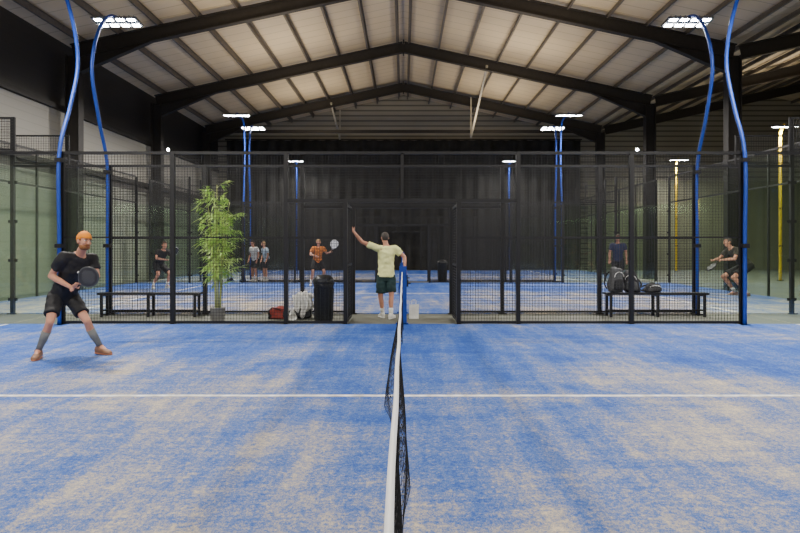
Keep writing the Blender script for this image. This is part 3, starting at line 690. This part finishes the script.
backpack((4.55,11.7,.475),-.3,M['blackfab'],M['gray'],'black backpack slouching against the dark grey backpack on the right bench',.31,.42,-.14,9)
backpack((4.92,11.72,.475),.1,M['blackfab'],M['blackfab'],'low black bag on the right bench, nearest its middle',.34,.17,.3,14)
backpack((-1.93,11.35,0),.3,M['blackfab'],M['gray'],'black backpack on the floor under the white towel',.3,.42,0,20)
t=thing('sports_bag',(-2.42,11.3,0),'slouched dull red sports bag on the floor left of the litter bin','bag','sports bags beside the courts')
mb=MB(); mb.ell((0,0,.12),(.17,.12,.12),e=.6,nu=36,nv=20); mb.soften(.07,.24,.3,31); build(mb,'body',M['red'],t,True)
for s_ in (-1,1): mb=MB(); mb.ell((s_*.15,0,.10),(.055,.11,.10),e=.75,nu=24,nv=14); mb.soften(.05,.24,.3,31); build(mb,'end_panel',M['blackfab'],t,True)
mb=MB(); mb.tube(bez([(-.08,-.09,.17),(-.09,-.11,.22),(.03,-.12,.2),(.08,-.09,.17)],5),.01,6); build(mb,'handle',M['blackfab'],t,True)
mb=MB(); vs=[];fs=[];nx,ny=26,34
for j in range(ny+1):
    for i in range(nx+1):
        u=i/nx*2-1; s_=j/ny*2-1
        yy=.175*math.tanh(s_*2.2); drop=max(0,abs(s_)-.32)*(.52+.14*math.sin(u*4+1))
        vs.append((u*.15*(1+.25*abs(s_))+.04*math.sin(s_*7),yy+.028*math.sin(u*14+s_*2),.485-.05*u*u-drop+.025*math.sin(u*11+s_*4)+.03*noise.noise(V((u*3,s_*4,0)))))
for j in range(ny):
    for i in range(nx): a=j*(nx+1)+i; fs.append((a,a+1,a+nx+2,a+nx+1))
mb.add(vs,fs); o=build(mb,'towel',M['whitefab'],None,True,loc=(-1.93,11.35,0)); so=o.modifiers.new('s','SOLIDIFY'); so.thickness=.008
tag(o,'white towel draped over the black backpack by the litter bin','towel')
t=thing('carrier_bag',(-2.13,11.1,0),'small crumpled white carrier bag between the red sports bag and the towel','bag')
mb=MB(); mb.ell((0,0,.08),(.08,.07,.08),e=.55,nu=36,nv=22); mb.soften(.10,.2,.6,44)
mb.v=[(x,y,max(0,z)) for x,y,z in mb.v]; build(mb,'body',M['whitefab'],t)
mb=MB(); mb.tube(bez([(-.03,0,.12),(-.04,0,.21),(.02,0,.2),(.03,0,.12)],4),.006,5); build(mb,'handle',M['whitefab'],t,True)
t=thing('paper_bag',(.2,11.35,0),'small white paper bag standing just right of the net post','bag')
mb=MB(); a,b2,h=.09,.055,.27
mb.add([(-a,-b2,0),(a,-b2,0),(a,b2,0),(-a,b2,0),(-a-.005,-b2,h),(a+.004,-b2+.01,h+.01),(a,b2,h),(-a,b2-.01,h-.01)],[(0,1,2,3),(0,4,5,1),(1,5,6,2),(2,6,7,3),(3,7,4,0)]); build(mb,'body',M['whitefab'],t)
for s_ in (-1,1): mb=MB(); mb.tube(bez([(-.04,s_*.05,h),(-.035,s_*.05,h+.08),(.035,s_*.05,h+.08),(.04,s_*.05,h)],4),.004,5); build(mb,'handle',M['whitefab'],t)
t=thing('ball_cart',(-6.45,22.75,0),'dark wheeled ball cart beside the two distant people','cart')
mb=MB()
for x in (-.25,.25):
    for y in (-.2,.2): mb.bar((x,y,.1),(x,y,.75),.03)
for z in (.4,.75):
    for p,q in (((-.25,-.2,z),(.25,-.2,z)),((.25,-.2,z),(.25,.2,z)),((.25,.2,z),(-.25,.2,z)),((-.25,.2,z),(-.25,-.2,z))): mb.bar(p,q,.025)
mb.bar((.25,0,.75),(.42,0,.92),.03); build(mb,'frame',M['black'],t)
mb=MB(); mb.box((0,0,.56),(.46,.36,.3)); build(mb,'basket',M['gray'],t)
for x in (-.25,.25):
    for y in (-.2,.2): mb=MB(); mb.tube([(x,y-.02,.07),(x,y+.02,.07)],.07,14); build(mb,'wheel',M['rubber'],t,True)

# ------------------------------------------------------------ world and camera
w=bpy.data.worlds.new('World'); bpy.context.scene.world=w; w.use_nodes=True
w.node_tree.nodes['Background'].inputs[0].default_value=(1,.92,.8,1); w.node_tree.nodes['Background'].inputs[1].default_value=.12
cam=bpy.data.cameras.new('camera'); co=bpy.data.objects.new('camera',cam); col.objects.link(co)
cam.sensor_width=36; cam.lens=F/800*36; cam.shift_x=-3.5/800; cam.shift_y=-20.5/800; cam.clip_start=.05; cam.clip_end=200
co.location=(0,0,CH); co.rotation_euler=(PI/2,0,0)
bpy.context.scene.camera=co
